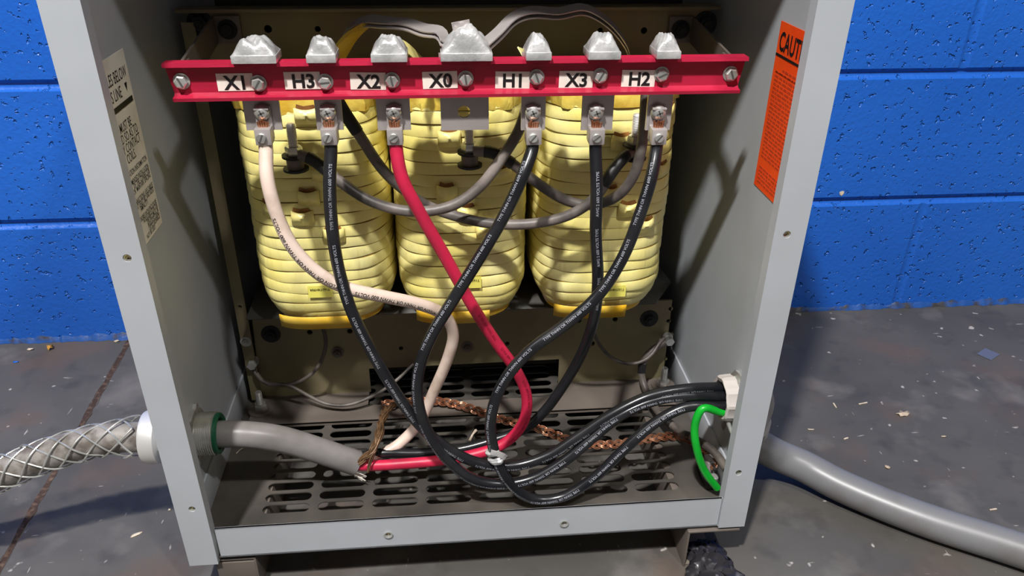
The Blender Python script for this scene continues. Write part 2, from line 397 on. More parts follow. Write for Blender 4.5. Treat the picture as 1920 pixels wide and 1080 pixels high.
# feet: bent sheet channels under the cabinet ends
for s in (-1, 1):
    mb = MB()
    if s < 0:
        mb.box((-.262, .004, .046), (-.222, .46, .0485), .0008); mb.box((-.2245, .004, 0), (-.222, .46, .047), .0008); mb.box((-.262, .004, 0), (-.2595, .46, .047), .0008); mb.box((-.26, .0035, .004), (-.2235, .006, .044), .0008)
    else:
        mb.box((.225, -.002, .049), (.281, .46, .0515), .0008); mb.box((.225, -.002, 0), (.2275, .46, .050), .0008); mb.box((.2275, .0, 0), (.262, .46, .002), .0006)
    mb.build('foot', 'flange', enc, smooth=25)
# warning label on the left inner wall
LX = -HW+.0024
mb = MB(); lab = [at(230, 92, X=LX), at(303, 421, X=LX)]; zt = (lab[0].z+at(182, 118, X=LX).z)/2; zb2 = lab[1].z+.001; ye = lab[0].y
mb.box((LX, .012, zb2), (LX+.0003, ye, zt)); wl = mb.build('warning_label', 'label', enc, smooth=0); wl['label'] = 'white paper label with black printing on the left inner wall'
H_ = zt-zb2; mb = MB(); U = (0, 1, 0); V = (0, 0, 1)
def ll(sv, txt, size, yend, bold=.0, sx=.8): text_flat(mb, txt, size, (LX+.0005, yend, zt-H_*sv), U, V, bold, 'RIGHT', sx)
ll(.135, 'CABLES BELOW', .0135, ye-.005, .004, .63); ll(.215, 'THIS LINE', .0135, ye-.024, .004, .63)
ll(.375, 'CABLES MUST BE', .0112, ye-.018, .003, .64); ll(.43, 'ROUTED SO AS TO', .0112, ye-.008, .003, .64); ll(.485, 'AVOID ANY CONTACT', .0112, ye-.007, .003, .64); ll(.54, 'WITH COILS.', .0112, ye-.024, .003, .64)
ll(.605, 'INSTALLATION INFORMATION', .0072, ye-.003, .002, .62)
for k, tx in enumerate(['RECOMMENDED INSTALLATION', 'OF  THE  CONNECTOR', 'OR  MAINTAIN  SPACING']): ll(.652+k*.027, tx, .0066, ye-.003, .003, .60)
for k, tx in enumerate(['CONNECTIONS, USE CABLES', 'AT LEAST 90C AND SIZED', 'AMPACITY']): ll(.765+k*.027, tx, .0066, ye-.003-(.02 if k == 2 else 0), .003, .60)
for k, tx in enumerate(['ENCLOSURES WITH ENCLOSURE', 'HOLES DRILLED IN THE', 'THE FIELD MUST BE', 'INSULATED USING', 'LISTED BUSHINGS', 'NOT BE USED']): ll(.865+k*.0235, tx, .0062, ye-.003-(.016 if k == 5 else 0), .003, .60)
mb.box((LX+.0003, .012, zt-H_*.268), (LX+.0007, ye-.004, zt-H_*.24))
mb.add([(LX+.0006, ye-.012, zt-H_*.205), (LX+.0006, ye-.015, zt-H_*.16), (LX+.0006, ye-.009, zt-H_*.16)], [(0, 1, 2)])
mb.build('printing', 'ink', wl, smooth=0, recalc=False)
# caution label on the right inner wall
RX = HW-.0024; mb = MB(); p0, p1 = at(1465, 38, X=RX), at(1415, 345, X=RX); zt, zb2, ye = p0.z, p1.z, p0.y-.001
mb.box((RX-.0003, .01, zb2), (RX, ye, zt)); cl = mb.build('caution_label', 'olabel', enc, smooth=0); cl['label'] = 'bright orange caution label on the right inner wall'
H_ = zt-zb2; U = (0, -1, 0); mb = MB()
text_flat(mb, 'CAUTION', .0225, (RX-.0006, ye-.004, zt-H_*.155), U, V, .022, 'LEFT', .72)
mb.box((RX-.0006, .01, zt-H_*.192), (RX-.0003, ye-.0005, zt-H_*.178)); mb.build('heading', 'ink', cl, smooth=0, recalc=False)
mb = MB(); rr = random.Random(3)
k = 0; zz = .255
while zz < .965:
    if not (.80 < zz < .845):
        y_ = ye-.006-(.014 if k == 0 else 0)
        while y_ > .016:
            wl_ = rr.uniform(.003, .010)
            mb.box((RX-.0005, max(.014, y_-wl_), zt-H_*zz-.0011), (RX-.0003, y_, zt-H_*zz+.0009)); y_ -= wl_+.0016
    zz += .0235; k += 1
mb.box((RX-.0005, .012, zt-H_*.283), (RX-.0003, ye-.006, zt-H_*.279))
mb.build('printing', 'ored', cl, smooth=0)
# ================================================================ CORE AND CLAMP FRAME
PY = .262
core = thing('core_frame', (0, .3, PZ+.001), 'dull chromate steel core clamp frame with drilled plates behind and beneath the yellow coils', 'transformer core')
def holes_at(lst): 
    out = []
    for (x, y, r_) in lst:
        p = at(x, y, Y=PY); out.append(circ(p.x, p.z, r_, 14))
    return out
zlo = .0605; ztop = at(468, 592, Y=PY).z
out = [(-.262, zlo), (-.122, zlo), (-.122, at(695, 690, Y=PY).z), (.124, at(1053, 672, Y=PY).z), (.124, zlo), (.266, zlo), (.266, ztop), (-.256, ztop)]
hh = holes_at([(581, 622, .0035), (656, 620, .0035), (752, 652, .003), (951, 643, .003), (997, 641, .003), (1085, 600, .0035), (1153, 598, .0035), (1253, 601, .003), (1257, 578, .003), (1260, 626, .002), (1248, 672, .002), (1110, 643, .0035), (468, 663, .003)])
v, f = poly_plate(out, hh, .003); mb = MB(); mb.add(v, f, lambda p: Vector((p.x, PY+p.z, p.y)))
lp = mb.build('lower_clamp_plate', 'frame', core, smooth=25)
def bolt(name, x, y, Y, r, parent, m='zinc', h=.006, ax=(0, -1, 0), washer=True, rr=1.5):
    p = at(x, y, Y=Y); mb = MB(); a = Vector(ax)
    if washer: mb.lathe(p, a, [(0, r*rr), (.0012, r*rr)], 20)
    mb.hexa(p+a*.001, a, h, r, ph=random.random()); mb.cyl(p, p+a*(h+.003), r*.5, 12); return mb.build(name, m, parent)
for x, y in [(633, 660), (876, 650)]: bolt('clamp_nut', x, y, PY-.0015, .0052, core, 'flange')
for x, y in [(508, 626), (1217, 597)]: bolt('core_bolt', x, y, PY-.0015, .007, core, 'dark', .006, rr=1.7)
# base flange of the lower clamp, cut back behind the front strip
v, f = poly_plate([(-.268, .203), (.268, .203), (.268, PY), (.124, PY), (.124, .232), (-.124, .232), (-.124, PY), (-.268, PY)], [circ(-.2585, .2435, .004)], .003)
mb = MB(); mb.add(v, f, lambda p: Vector((p.x, p.y, PZ+.0055+p.z))); mb.box((-.268, .203, PZ+.001), (.268, .2045, PZ+.006)); mb.build('base_angle', 'flange', core, smooth=25)
# yokes
MB().box((-.245, .285, .075), (.245, .365, .165), .002).build('lower_yoke', 'lam', core)
MB().box((-.245, .285, .49), (.245, .365, .56), .002).build('upper_yoke', 'lam', core)
mb = MB(); zc = at(1265, 520, Y=.27).z
mb.add([(-.246, .20, zc+.004), (.225, .20, zc+.004), (.262, .262, zc-.002), (.25, .36, zc), (-.25, .36, zc)], [(0, 1, 2, 3, 4)]); sh = mb.build('insulating_sheet', 'sheet', core)
sh.modifiers.new('s', 'SOLIDIFY').thickness = .001
# upper clamp
ut, ub = at(900, 16, Y=PY).z, at(900, 108, Y=PY).z
hh = holes_at([(503, 54, .004), (596, 54, .003), (1207, 57, .0035), (1125, 57, .003)])
v, f = poly_plate(rect(-.268, ub-.004, .268, ut), hh, .003); mb = MB(); mb.add(v, f, lambda p: Vector((p.x, PY+p.z, p.y))); mb.box((-.276, PY-.012, ut-.001), (.276, PY+.01, ut+.0025), .0006)
mb.build('upper_clamp_plate', 'frame', core, smooth=25)
for x, y in [(375, 43), (1322, 44)]: bolt('core_bolt', x, y, PY-.0015, .0085, core, 'dark', .006, rr=1.5)
# side strap on the left, between the clamps
mb = MB(); x0 = -.272; v, f = poly_plate(rect(x0, PZ+.008, x0+.013, ut-.01), [circ(x0+.0065, .150, .0022, 10), circ(x0+.0065, .12, .0022, 10), circ(x0+.0065, .20, .0022, 10)], .003)
mb.add(v, f, lambda p: Vector((p.x, PY-.008+p.z, p.y))); mb.build('side_strap', 'frame', core, smooth=25)
for q in [(461, 640)]: bolt('strap_bolt', q[0], q[1], PY-.0095, .0045, core, 'zinc', .003)
# floor studs at the ends of the base angle
for (x, y) in [(490, 768), (1243, 722)]:
    p = at(x, y, Z=PZ+.008); b = MB(); b.lathe(p, (0, 0, 1), [(-.001, .0155), (.001, .0155), (.0012, .010), (.0026, .010)], 28)
    hb = b.build('mounting_washer', 'flange', core)
    b = MB(); b.hexa(p+Vector((0, 0, .0026)), (0, 0, 1), .007, .0078); pr = []
    for k in range(24): pr.append((.009+k*.0008, .0036 if k % 2 else .0042))
    b.lathe(p, (0, 0, 1), pr, 14); b.build('mounting_bolt', 'zinc', core)
# ================================================================ COILS
def coil(cx, idx, label):
    CY, hx, hy = .250, .0705, .090; z0, z1 = .228, .472; nb = 19; seg = 120
    if idx != 1: hx = .0725
    root = thing('winding_coil', (cx, CY, z0), label, 'transformer coil', 'yellow tape-wrapped coils in the cabinet')
    rnd = random.Random(idx*11+5)
    def sect(a, grow, zz):
        c, s = cos(a), sin(a); e = 2/3.4
        x = math.copysign(abs(c)**e, c)*(hx+grow); y = math.copysign(abs(s)**e, s)*(hy+grow)
        return x, y
    mb = MB(); rows = []; bh = (z1-z0)/nb
    offs = [rnd.uniform(-.0006, .0012) for _ in range(nb+1)]
    for b in range(nb):
        for t, g_ in ((0, -.0009), (.035, .0007), (.15, .0010), (.5, .0009), (.85, .0005), (.965, .0000)):
            z = z0+(b+t)*bh
            u = (z-z0)/.045; round_ = -.011*max(0, 1-u*1.25)**2 - .006*max(0, 1-(z1-z)/.02)**2 + .0012*sin((z-z0)/(z1-z0)*pi)
            row = []
            for k in range(seg):
                a = 2*pi*k/seg; w = .0006*sin(3*a+b*.7+idx)+.0004*sin(7*a+b*1.9)
                x, y = sect(a, g_+round_+w*.8+offs[b]*.4, z)
                zz = z+.0010*sin(2*a+b*.5+idx)*(.5 if b else 0)+.0005*sin(5*a+b*2.1)*(1 if b else 0)
                row.append(mb.bm.verts.new((cx+x, CY+y, zz)))
            rows.append(row)
    for i in range(len(rows)-1):
        for k in range(seg):
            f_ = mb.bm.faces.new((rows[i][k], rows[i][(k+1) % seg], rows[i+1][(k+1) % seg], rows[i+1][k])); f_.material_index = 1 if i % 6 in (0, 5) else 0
    mb.bm.faces.new(rows[0][::-1]); mb.bm.faces.new(rows[-1])
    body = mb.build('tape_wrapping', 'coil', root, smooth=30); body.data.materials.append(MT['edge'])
    def surf(x, z, out=0):
        u = min(.999, abs((x-cx)/hx)); y = (1-u**3.4)**(1/3.4); return Vector((x, CY-hy*y-out-.002, z))
    # amber turn of paper showing below the last tape turn
    mb = MB(); pr = []
    for z, g_ in ((z0-.010, -.017), (z0-.0085, -.0135), (z0+.001, -.0125)):
        pr.append([mb.bm.verts.new((cx+sect(2*pi*k/seg, g_, 0)[0], CY+sect(2*pi*k/seg, g_, 0)[1], z+.0008*sin(2*pi*k/seg*5))) for k in range(seg)])
    for i in range(2):
        for k in range(seg): mb.bm.faces.new((pr[i][k], pr[i][(k+1) % seg], pr[i+1][(k+1) % seg], pr[i+1][k]))
    mb.bm.faces.new(pr[0][::-1])
    mb.build('inner_wrapping', 'amber', root)
    # crumpled amber paper folded over the top edge
    mb = MB(); pr = []; ph = rnd.uniform(0, 6)
    for j, (z, g_) in enumerate(((z1-.013, .0012), (z1-.006, .0022), (z1+.001, .0012), (z1+.0025, -.004), (z1+.003, -.03))):
        row = []
        for k in range(seg):
            a = 2*pi*k/seg; cr_ = (.0012*sin(11*a+ph)+.0009*sin(23*a+2*ph+j)+.0006*rnd.uniform(-1, 1))*(1 if j < 4 else 0)
            x, y = sect(a, g_+cr_, 0); row.append(mb.bm.verts.new((cx+x, CY+y, z+.0012*sin(7*a+j+ph))))
        pr.append(row)
    for i in range(4):
        for k in range(seg): mb.bm.faces.new((pr[i][k], pr[i][(k+1) % seg], pr[i+1][(k+1) % seg], pr[i+1][k]))
    mb.bm.faces.new(pr[-1]); mb.build('top_fold', 'foldpaper', root, smooth=30)
    # loose end flap of the bottom turn
    mb = MB(); fx0, fx1 = cx-.052, cx+.028; n_ = 16; g0 = []
    for i in range(n_+1):
        x = fx0+(fx1-fx0)*i/n_; col_ = []
        for zz, o_ in ((z0+.008, -.0025), (z0+.002, -.0035), (z0-.009, -.006)):
            p = surf(x, zz, o_); col_.append(mb.bm.verts.new(p))
        g0.append(col_)
    for i in range(n_):
        for k in range(2): mb.bm.faces.new((g0[i][k], g0[i+1][k], g0[i+1][k+1], g0[i][k+1]))
    fo = mb.build('end_flap', 'amber', root); fo.modifiers.new('s', 'SOLIDIFY').thickness = .0008
    return root, surf, (cx, CY, z0, z1, nb)
def tap(root, surf, px, py, w=.022, h=.015, dep=.010, lip=True):
    w *= 1.2
    """opening in the tape with a curled cuff of varnished paper"""
    p = at(px, py, Y=.155); p = surf(p.x, p.z); q = at(px, py, Y=p.y); p = surf(q.x, q.z)
    mb = MB(); n = 14; a_ = []
    for i in range(n+1):
        th = pi*i/n; c, s = cos(th), sin(th); x = -c*w/2
        base = surf(p.x+x, p.z, -.001); top = h*(.5+.10*sin(3*th))
        pts = []
        for tz, out in ((top*.5, .0), (top*.42, .6), (-top*.35, .9), (-h*.8, .25)):
            b_ = base.copy(); b_.z = p.z+tz-(.0 if tz > 0 else s*.0); b_.y -= out*dep*s*.8+.0024
            pts.append(mb.bm.verts.new(b_))
        a_.append(pts)
    for i in range(n):
        for k in range(1, 3): mb.bm.faces.new((a_[i][k], a_[i+1][k], a_[i+1][k+1], a_[i][k+1]))
    o = mb.build('tap_cuff', 'coil', root, smooth=50); o.modifiers.new('s', 'SOLIDIFY').thickness = .0012
    mb = MB(); y0 = surf(p.x, p.z, .0014).y
    v, f = poly_plate([(p.x-w*.42, p.z+h*.05), (p.x-w*.2, p.z-h*.25), (p.x+w*.2, p.z-h*.22), (p.x+w*.42, p.z+h*.1), (p.x+w*.30, p.z+h*.42), (p.x-w*.1, p.z+h*.33), (p.x-w*.36, p.z+h*.47)], [], .0012)
    mb.add(v, f, lambda q: Vector((q.x, surf(q.x, q.y, .0022).y-q.z, q.y))); mb.build('tap_opening', 'tap', o)  # flat brown patch laid on the tape for the opening
def stud(root, px, py, Y=.143):
    base = at(px, py, Y=Y); z = base.z; mb = MB()
    s_ = MB(); s_.lathe(base, (0, 0, 1), [(0, .0085), (.0015, .0100), (.003, .0100), (.0032, .0078), (.013, .0084)], 26); so = s_.build('stud_spacer', 'flange', root)
    b = MB(); b.lathe(base+Vector((0, 0, .0015)), (0, 0, 1), [(0, .0120), (.002, .0120)], 28); b.lathe(base+Vector((0, 0, .0145)), (0, 0, 1), [(0, .0118), (.0022, .0118)], 28); b.build('washer', 'dark', so)
    b = MB(); b.hexa(base+Vector((0, 0, .0168)), (0, 0, 1), .008, .0082, ph=.3); b.build('nut', 'zinc', so)
    pr = [(.024+k*.00065, .0039 if k % 2 else .0046) for k in range(34)]; pr.append((.0465, .003))
    b = MB(); b.lathe(base, (0, 0, 1), pr, 16); b.build('threaded_stud', 'gland', so)
    # bent copper tab from the coil face to the stud
    b = MB(); b.box((base.x-.008, Y-.002, z-.0012), (base.x+.008, .175, z+.0004), .0003); b.build('stud_tab', 'flange', root)
    return base
c1, s1, i1 = coil(-.149, 0, 'leftmost yellow tape-wrapped coil, behind the white cable from X1')
c2, s2, i2 = coil(-.001, 1, 'middle yellow tape-wrapped coil, behind the red cable')
c3, s3, i3 = coil(.152, 2, 'rightmost yellow tape-wrapped coil, behind the two black cables from X3 and H2')
for x, y, w in [(575, 208, .020), (505, 385, .014), (578, 362, .018), (567, 400, .019), (626, 433, .018), (604, 316, .018)]: tap(c1, s1, x, y, w)
for x, y, w in [(842, 250, .017), (838, 352, .016), (876, 390, .016), (912, 426, .016), (940, 318, .018)]: tap(c2, s2, x, y, w)
for x, y, w in [(1165, 258, .018), (1145, 355, .014), (1178, 385, .018), (1212, 415, .016), (1243, 312, .012), (1258, 205, .010)]: tap(c3, s3, x, y, w)
b1_ = stud(c1, 556, 321); b2_ = stud(c2, 881, 314); b3_ = stud(c3, 1188, 300)
for root, surf, (px, py) in ((c1, s1, (602, 541)), (c2, s2, (880, 524)), (c3, s3, (1150, 541))):
    p = at(px, py, Y=.163); mb = MB()
    c4 = [(p.x+a, surf(p.x+a, p.z, .0020).y, p.z+b) for a, b in ((-.0125, -.007), (.0125, -.007), (.0125, .007), (-.0125, .007))]
    mb.add(c4, [(0, 1, 2, 3)])
    st = mb.build('part_sticker', 'sticker', root, smooth=0); mb = MB(); text_flat(mb, 'T162T4H904', .0038, (p.x+.0105, surf(p.x, p.z, .0026).y, p.z+.004), (-1, 0, 0), (0, 0, -1), .01); mb.build('printing', 'ink', st, smooth=0, recalc=False)
# ================================================================ RED TERMINAL BAR
BY = .080
bar = thing('terminal_bar', (0, .09, .49), 'red fibreglass channel bar carrying the row of labelled terminals across the cabinet', 'terminal bar')
bx0, bx1 = at(302, 120, Y=BY).x, at(1405, 105, Y=BY).x; bz1, bz0 = .5245, .4935
prof = [(0, bz1), (.0125, bz1), (.0125, bz0), (0, bz0), (-.0005, bz0+.0028), (.0050, bz0+.0036), (.0075, bz0+.0055), (.0075, bz1-.0055), (.0050, bz1-.0040), (-.0005, bz1-.0032)]
mb = MB(); v, f = poly_plate([(y, z) for y, z in prof], [], 1.0)
mb.add(v, f, lambda p: Vector((bx0+(p.z+.5)*(bx1-bx0)+(.0035 if p.y < .506 else 0)*(1 if p.z < 0 else -1), BY+p.x, p.y)))
mb.build('channel', 'red', bar, smooth=35)
WEB = BY+.0075
def slot_screw(name, x, y, parent, r=.0060, Y=WEB, hexh=.005):
    p = at(x, y, Y=Y); mb = MB(); a = Vector((0, -1, 0)); ph = random.uniform(0, pi)
    mb.lathe(p, a, [(0, r*1.12), (.001, r*1.12)], 24)
    mb.lathe(p+a*.001, a, [(0, r*.9), (hexh*.8, r*.9), (hexh, r*.72)], 6, ph=ph)
    o = mb.build(name, 'zinc', parent)
    d = Vector((cos(ph*1.7), 0, sin(ph*1.7))); q = p+a*(.0011+hexh); n_ = d.cross(a)
    mb = MB(); mb.add([q-d*r*.7-n_*.0008, q+d*r*.7-n_*.0008, q+d*r*.7+n_*.0008, q-d*r*.7+n_*.0008], [(0, 1, 2, 3)]); mb.build('slot', 'recess', o, smooth=0)
    return o
slot_screw('end_screw', 341, 152, bar); slot_screw('end_screw', 1369, 138, bar)
for s, tx in ((-1, 427), (1, 1276)):
    xb = -.230 if s < 0 else .235; tp = at(tx, 55, Y=PY-.003); mb = MB()
    mb.box((xb-.001, WEB+.004, bz0+.004), (xb+.001, WEB+.03, bz1-.004)); 
    # arm running back and inward to the clamp plate
    A, B = Vector((xb, WEB+.004, .509)), Vector((tp.x-s*0-.012*(1 if s < 0 else -1), PY-.004, tp.z))
    fr = frames([A, A.lerp(B, .5), B], .02); mb.strip(fr, .013, .0024, Vector((0, 0, 1)))
    mb.box((tp.x-.0135, PY-.0055, tp.z-.0135), (tp.x+.0135, PY-.0035, tp.z+.0135), .0004)
    br = mb.build('support_bracket', 'flange', bar, smooth=30); bolt('bracket_bolt', tx, 55, PY-.0055, .0065, br, 'dark')
for (nm, x, y) in [('X1', 441, 154), ('H3', 567, 151), ('X2', 690, 152), ('X0', 825, 150), ('H1', 961, 150), ('X3', 1080, 149), ('H2', 1197, 147)]:
    p = at(x, y, Y=WEB-.0004); mb = MB(); tl = random.uniform(-.03, .03); mt = Matrix.Translation(p) @ Matrix.Rotation(tl, 4, 'Y')
    mb.box((-.0147, -.0002, -.0072), (.0147, .0002, .0072), 0, mt); lb = mb.build('terminal_marker', 'label', bar, smooth=0); lb['label'] = 'white sticker reading '+nm
    mb = MB(); v, f = text_geo(nm, .0158, .028, 'CENTER'); mb.add(v, f, lambda q: mt @ Vector((q.x+.0008, -.0005, q.y-.0058))); mb.build('lettering', 'ink', lb, smooth=0, recalc=False)
# ================================================================ TERMINALS
TY = .0945
terms = [('X1', 497, 59, 490, 485, 477, 75, 29), ('H3', 620, 44, 614, 610, 603, 50, 29), ('X2', 740, 56, 738, 735, 730, 62, 27), ('X0', 872, 82, None, 873, 875, 90, 44), ('H1', 999, 42, 1000, 1006, 1010, 45, 27), ('X3', 1118, 55, 1119, 1125, 1133, 58, 26), ('H2', 1232, 44, 1236, 1240, 1253, 44, 28)]
CAB = {}
for nm, tx, tw, lx, sx, cx_, cw, ch_ in terms:
    yb = 243
    p = at(tx, yb, Y=TY); sc = (TY-CAM.y)/1460/.88*.98; hw = tw*sc/2
    t = thing('terminal', (p.x, TY, p.z), f'aluminium terminal tab right of the {nm} sticker, '+('wide, with a bare hole' if nm == 'X0' else 'with a screw lug'), 'terminal', 'aluminium terminals along the red bar')
    mb = MB(); hz = at(870, 209, Y=TY).z
    v, f = poly_plate(rect(p.x-hw, p.z, p.x+hw, bz1+.003), [circ(at(870, 209, Y=TY).x, hz, .0054)] if nm == 'X0' else [], .003)
    mb.add(v, f, lambda q: Vector((q.x, TY+q.z, q.y))); tb = mb.build('tab', 'alu', t, smooth=25)
    slot_screw('bar_screw', sx, 147-(sx-873)*.022, t)
    # cap plate on top of the bar and weld bead
    c = at(cx_, 112-(cx_-873)*.015, Y=BY-.004); chw = cw*sc*.93/2
    mb = MB(); mb.box((c.x-chw, BY-.006, bz1+.0003), (c.x+chw, BY+.020, bz1+.0068), .0006); mb.build('cap_plate', 'aluweld', t, smooth=30)
    mb = MB(); nu, nv = 26, 20; rr = random.Random(len(nm)*7+tx); gr = []; ph = [rr.uniform(0, 6) for _ in range(6)]
    hh_ = .0185 if nm == 'X0' else .0112
    for j in range(nv+1):
        r_ = []
        for i in range(nu+1):
            u, w = -1+2*i/nu, -1+2*j/nv
            e = min(1, (1-abs(u))*(1.25 if nm == 'X0' else 1.7))**.8*max(0, 1-abs(w)**3)**.6
            e = e*(1.35-.35*e)
            lump = 1+.14*sin(4*u+ph[0])*sin(3*w+ph[1])+.10*sin(7*u+5*w+ph[2])+.07*abs(sin(9*u-6*w+ph[3]))
            r_.append(mb.bm.verts.new((c.x+chw*.97*u*(1-.0*e), BY+.008+.0125*w, bz1+.0066+hh_*e*lump)))
        gr.append(r_)
    for j in range(nv):
        for i in range(nu): mb.bm.faces.new((gr[j][i], gr[j][i+1], gr[j+1][i+1], gr[j+1][i]))
    mb.build('weld_bead', 'aluweld', t, smooth=80)
    if nm == 'X0':
        mb = MB(); q = at(866, 62, Y=BY+.012); fr = frames([(q.x+.002, q.y+.001, bz1+.008), (q.x+.001, q.y, q.z), at(863, 40, Y=BY+.008)], .004); mb.strip(fr, .0075, .0012, Vector((1, 0, 0))); mb.build('spare_tab', 'alu', t)
    if lx:
        q = at(lx, 200, Y=TY-.006); lw = .0068; ztop_, zb_ = q.z, at(lx, 250, Y=TY-.006).z
        mb = MB(); mb.box((q.x-lw, TY-.0042, zb_-.006), (q.x+lw, TY-.0018, ztop_), .0004)
        mb.box((q.x-lw*.9, TY-.010, ztop_-.0022), (q.x+lw*.9, TY-.004, ztop_-.0004), .0003)
        zc_ = at(lx, 258, Y=TY-.016).z
        v, f = poly_plate(rect(q.x-lw, zc_-.0068, q.x+lw, zc_+.0075), [], .014); mb.box((q.x-lw, TY-.017, zc_-.0068), (q.x+lw, TY-.0042, zc_+.0075), .0009)
        lg = mb.build('lug', 'alu', t, smooth=30)
        m_ = at(lx, 212, Y=TY-.008); b = MB(); b.lathe((m_.x, TY-.004, m_.z), (0, -1, 0), [(0, .0069), (.0022, .0069), (.0046, .0058), (.0062, .0038), (.0068, .0015)], 24); b.build('lug_bolt', 'zinc', lg)
        b = MB(); 
        for an in (0.4, 0.4+pi/2):
            d = Vector((cos(an), 0, sin(an)))*.003; n_ = Vector((-sin(an), 0, cos(an)))*.0006; qq = Vector((m_.x, TY-.0109, m_.z)); b.add([qq-d-n_, qq+d-n_, qq+d+n_, qq-d+n_], [(0, 1, 2, 3)])
        b.build('cross_recess', 'recess', lg, smooth=0)
        b = MB(); s_ = at(lx, 259, Y=TY-.018); b.lathe((s_.x, TY-.017, s_.z), (0, -1, 0), [(0, .0042), (.002, .0042), (.0026, .0036)], 20); ss = b.build('clamp_screw', 'zinc', lg)
        an = .8+rr.uniform(-.5, .5); d = Vector((cos(an), 0, sin(an)))*.0038; n_ = Vector((-sin(an), 0, cos(an)))*.0006; qq = Vector((s_.x, TY-.0198, s_.z)); b = MB(); b.add([qq-d-n_, qq+d-n_, qq+d+n_, qq-d+n_], [(0, 1, 2, 3)]); b.build('slot', 'recess', ss, smooth=0)
        b = MB(); 
        for k in range(9):
            ox = (k % 5-2)*.0019+(.0009 if k > 4 else 0); oy = -.009-(.0016 if k > 4 else .0)
            zt_ = zc_+.0125+rr.uniform(-.0012, .0015)
            b.cyl((q.x+ox*.9, TY+oy, zc_+.004), (q.x+ox*1.1, TY+oy-.001, zt_), .00095, 8)
        b.build('copper_strands', 'copper', lg)
        CAB[nm] = (Vector((q.x, TY-.0105, zc_-.004)), q.x, zc_)
# ================================================================ ALUMINIUM STRAPS on X0
def strap(name, pts, label, half=.0065, m='alu', off=None):
    fr = frames(pts, .005); mb = MB(); mb.strip(fr, half, .0011, Vector((.12, 1, .25)))
    if off:
        fr2 = frames([Vector(p)+Vector(off) for p in pts], .005); mb.strip(fr2, half, .0011, Vector((.12, 1, .25)))
    o = mb.build(name, m); return tag(o, label, 'lead strap')
strap('lead_strap', [at(835, 92, Y=.092), at(826, 66, Y=.105), at(795, 62, Y=.12), at(765, 50, Y=.135), at(720, 47, Y=.15), at(685, 44, Y=.17), at(650, 62, Y=.19), at(632, 100, Y=.20)], 'doubled aluminium strap arching left from the X0 weld to the coil below', off=(.0005, .002, .0035))
fr = frames([at(692, 44, Y=.167), at(672, 56, Y=.178), at(650, 78, Y=.19), at(630, 112, Y=.20)], .004); mb = MB(); mb.strip(fr, .0085, .0032, Vector((.9, .3, .25)))
tag(mb.build('paper_sleeve', 'foldpaper'), 'yellow paper sleeve over the left strap end, hanging behind the H3 cap', 'paper sleeve')
strap('lead_strap', [at(905, 84, Y=.092), at(935, 58, Y=.11), at(965, 28, Y=.13), at(1000, 18, Y=.14), at(1050, 22, Y=.15), at(1090, 12, Y=.16), at(1140, 38, Y=.175), at(1175, 82, Y=.19), at(1182, 112, Y=.21)], 'doubled aluminium strap arching right from the X0 weld to the far coil', off=(.0005, .002, -.0045))
for (px, py, q) in [(765, 85, (792, 118)), (990, 100, (982, 122))]:
    fr = frames([at(px-14, py-2, Y=.11), at(px, py+6, Y=.12), at(q[0], q[1], Y=.14)], .004); mb = MB(); mb.strip(fr, .006, .001, Vector((.2, 1, .1))); tag(mb.build('paper_sleeve', 'coil'), 'crumpled yellow paper sleeve end behind the welded cap at '+('X2' if px < 800 else 'H1'), 'paper sleeve')
# ================================================================ CABLES
def cable(name, pts, r, m, label, cat='cable', txt=None, ink='inkw', tsize=.0037, toward=(0, -1, .55), flip=True, start=.03, stop=.97, phase=0, gap=.012, seg=16):
    fr = frames(pts); mb = MB(); mb.tube(fr, r, seg); o = tag(mb.build(name, m, smooth=60), label, cat)
    if txt:
        mb = MB(); text_on_cable(mb, fr, r, txt, tsize, start, toward, gap, stop, phase, flip=flip); mb.build('printing', ink, o, smooth=0, recalc=False)
    return o, fr
def P(l): return [at(x, y, Y=Y) for x, y, Y in l]
R6 = .0057
def start(nm, x, y, Y): 
    a = CAB[nm]; return [a[0], Vector((a[0].x, a[0].y, a[0].z-.006))]
cable('white_cable', start('X1', 0, 0, 0)+P([(500, 330, .072), (522, 410, .066), (552, 468, .062), (600, 515, .062), (650, 540, .064), (720, 556, .072), (785, 570, .085), (832, 590, .098), (850, 625, .108), (842, 665, .112), (815, 730, .118), (787, 790, .12), (760, 822, .115), (735, 842, .108), (700, 855, .103), (672, 862, .10)]), .0061, 'white', 'dirty white cable looping from the X1 lug down into the cut grey cord', txt='NYLON OR THHN OR THWN 600 VOLTS', ink='ink', tsize=.0048, toward=(-.5, -1, .3), start=.13, stop=.5)
fR = Vector((.262, .060, .176))
cable('black_cable', start('H3', 0, 0, 0)+P([(618, 340, .072), (622, 420, .068), (634, 500, .062), (658, 580, .056), (695, 655, .05), (735, 725, .048), (785, 795, .047), (835, 838, .046), (890, 866, .046), (960, 874, .046), (1030, 853, .048), (1090, 815, .052), (1150, 775, .056), (1220, 742, .06), (1290, 729, .063)])+[Vector((.262, .068, .186)), Vector((.31, .070, .186))], R6, 'blk', 'black cable from the H3 lug, left of the red cable, uppermost at the right bushing', txt='TYPE THHN OR THWN 600 VOLTS', toward=(.1, -1, -.15), gap=.014)
cable('red_cable', start('X2', 0, 0, 0)+P([(752, 330, .078), (785, 395, .08), (835, 482, .084), (885, 572, .088), (930, 642, .094), (968, 695, .098), (988, 745, .10), (980, 795, .098), (945, 832, .094), (890, 852, .09), (820, 864, .089), (750, 870, .09), (700, 873, .092), (668, 872, .094)]), .006, 'redins', 'red cable from the X2 lug curving down and back left into the cut grey cord', txt='TYPE THHN 600 VOLTS', ink='inkr', toward=(.3, -1, .4), start=.35, stop=.75)
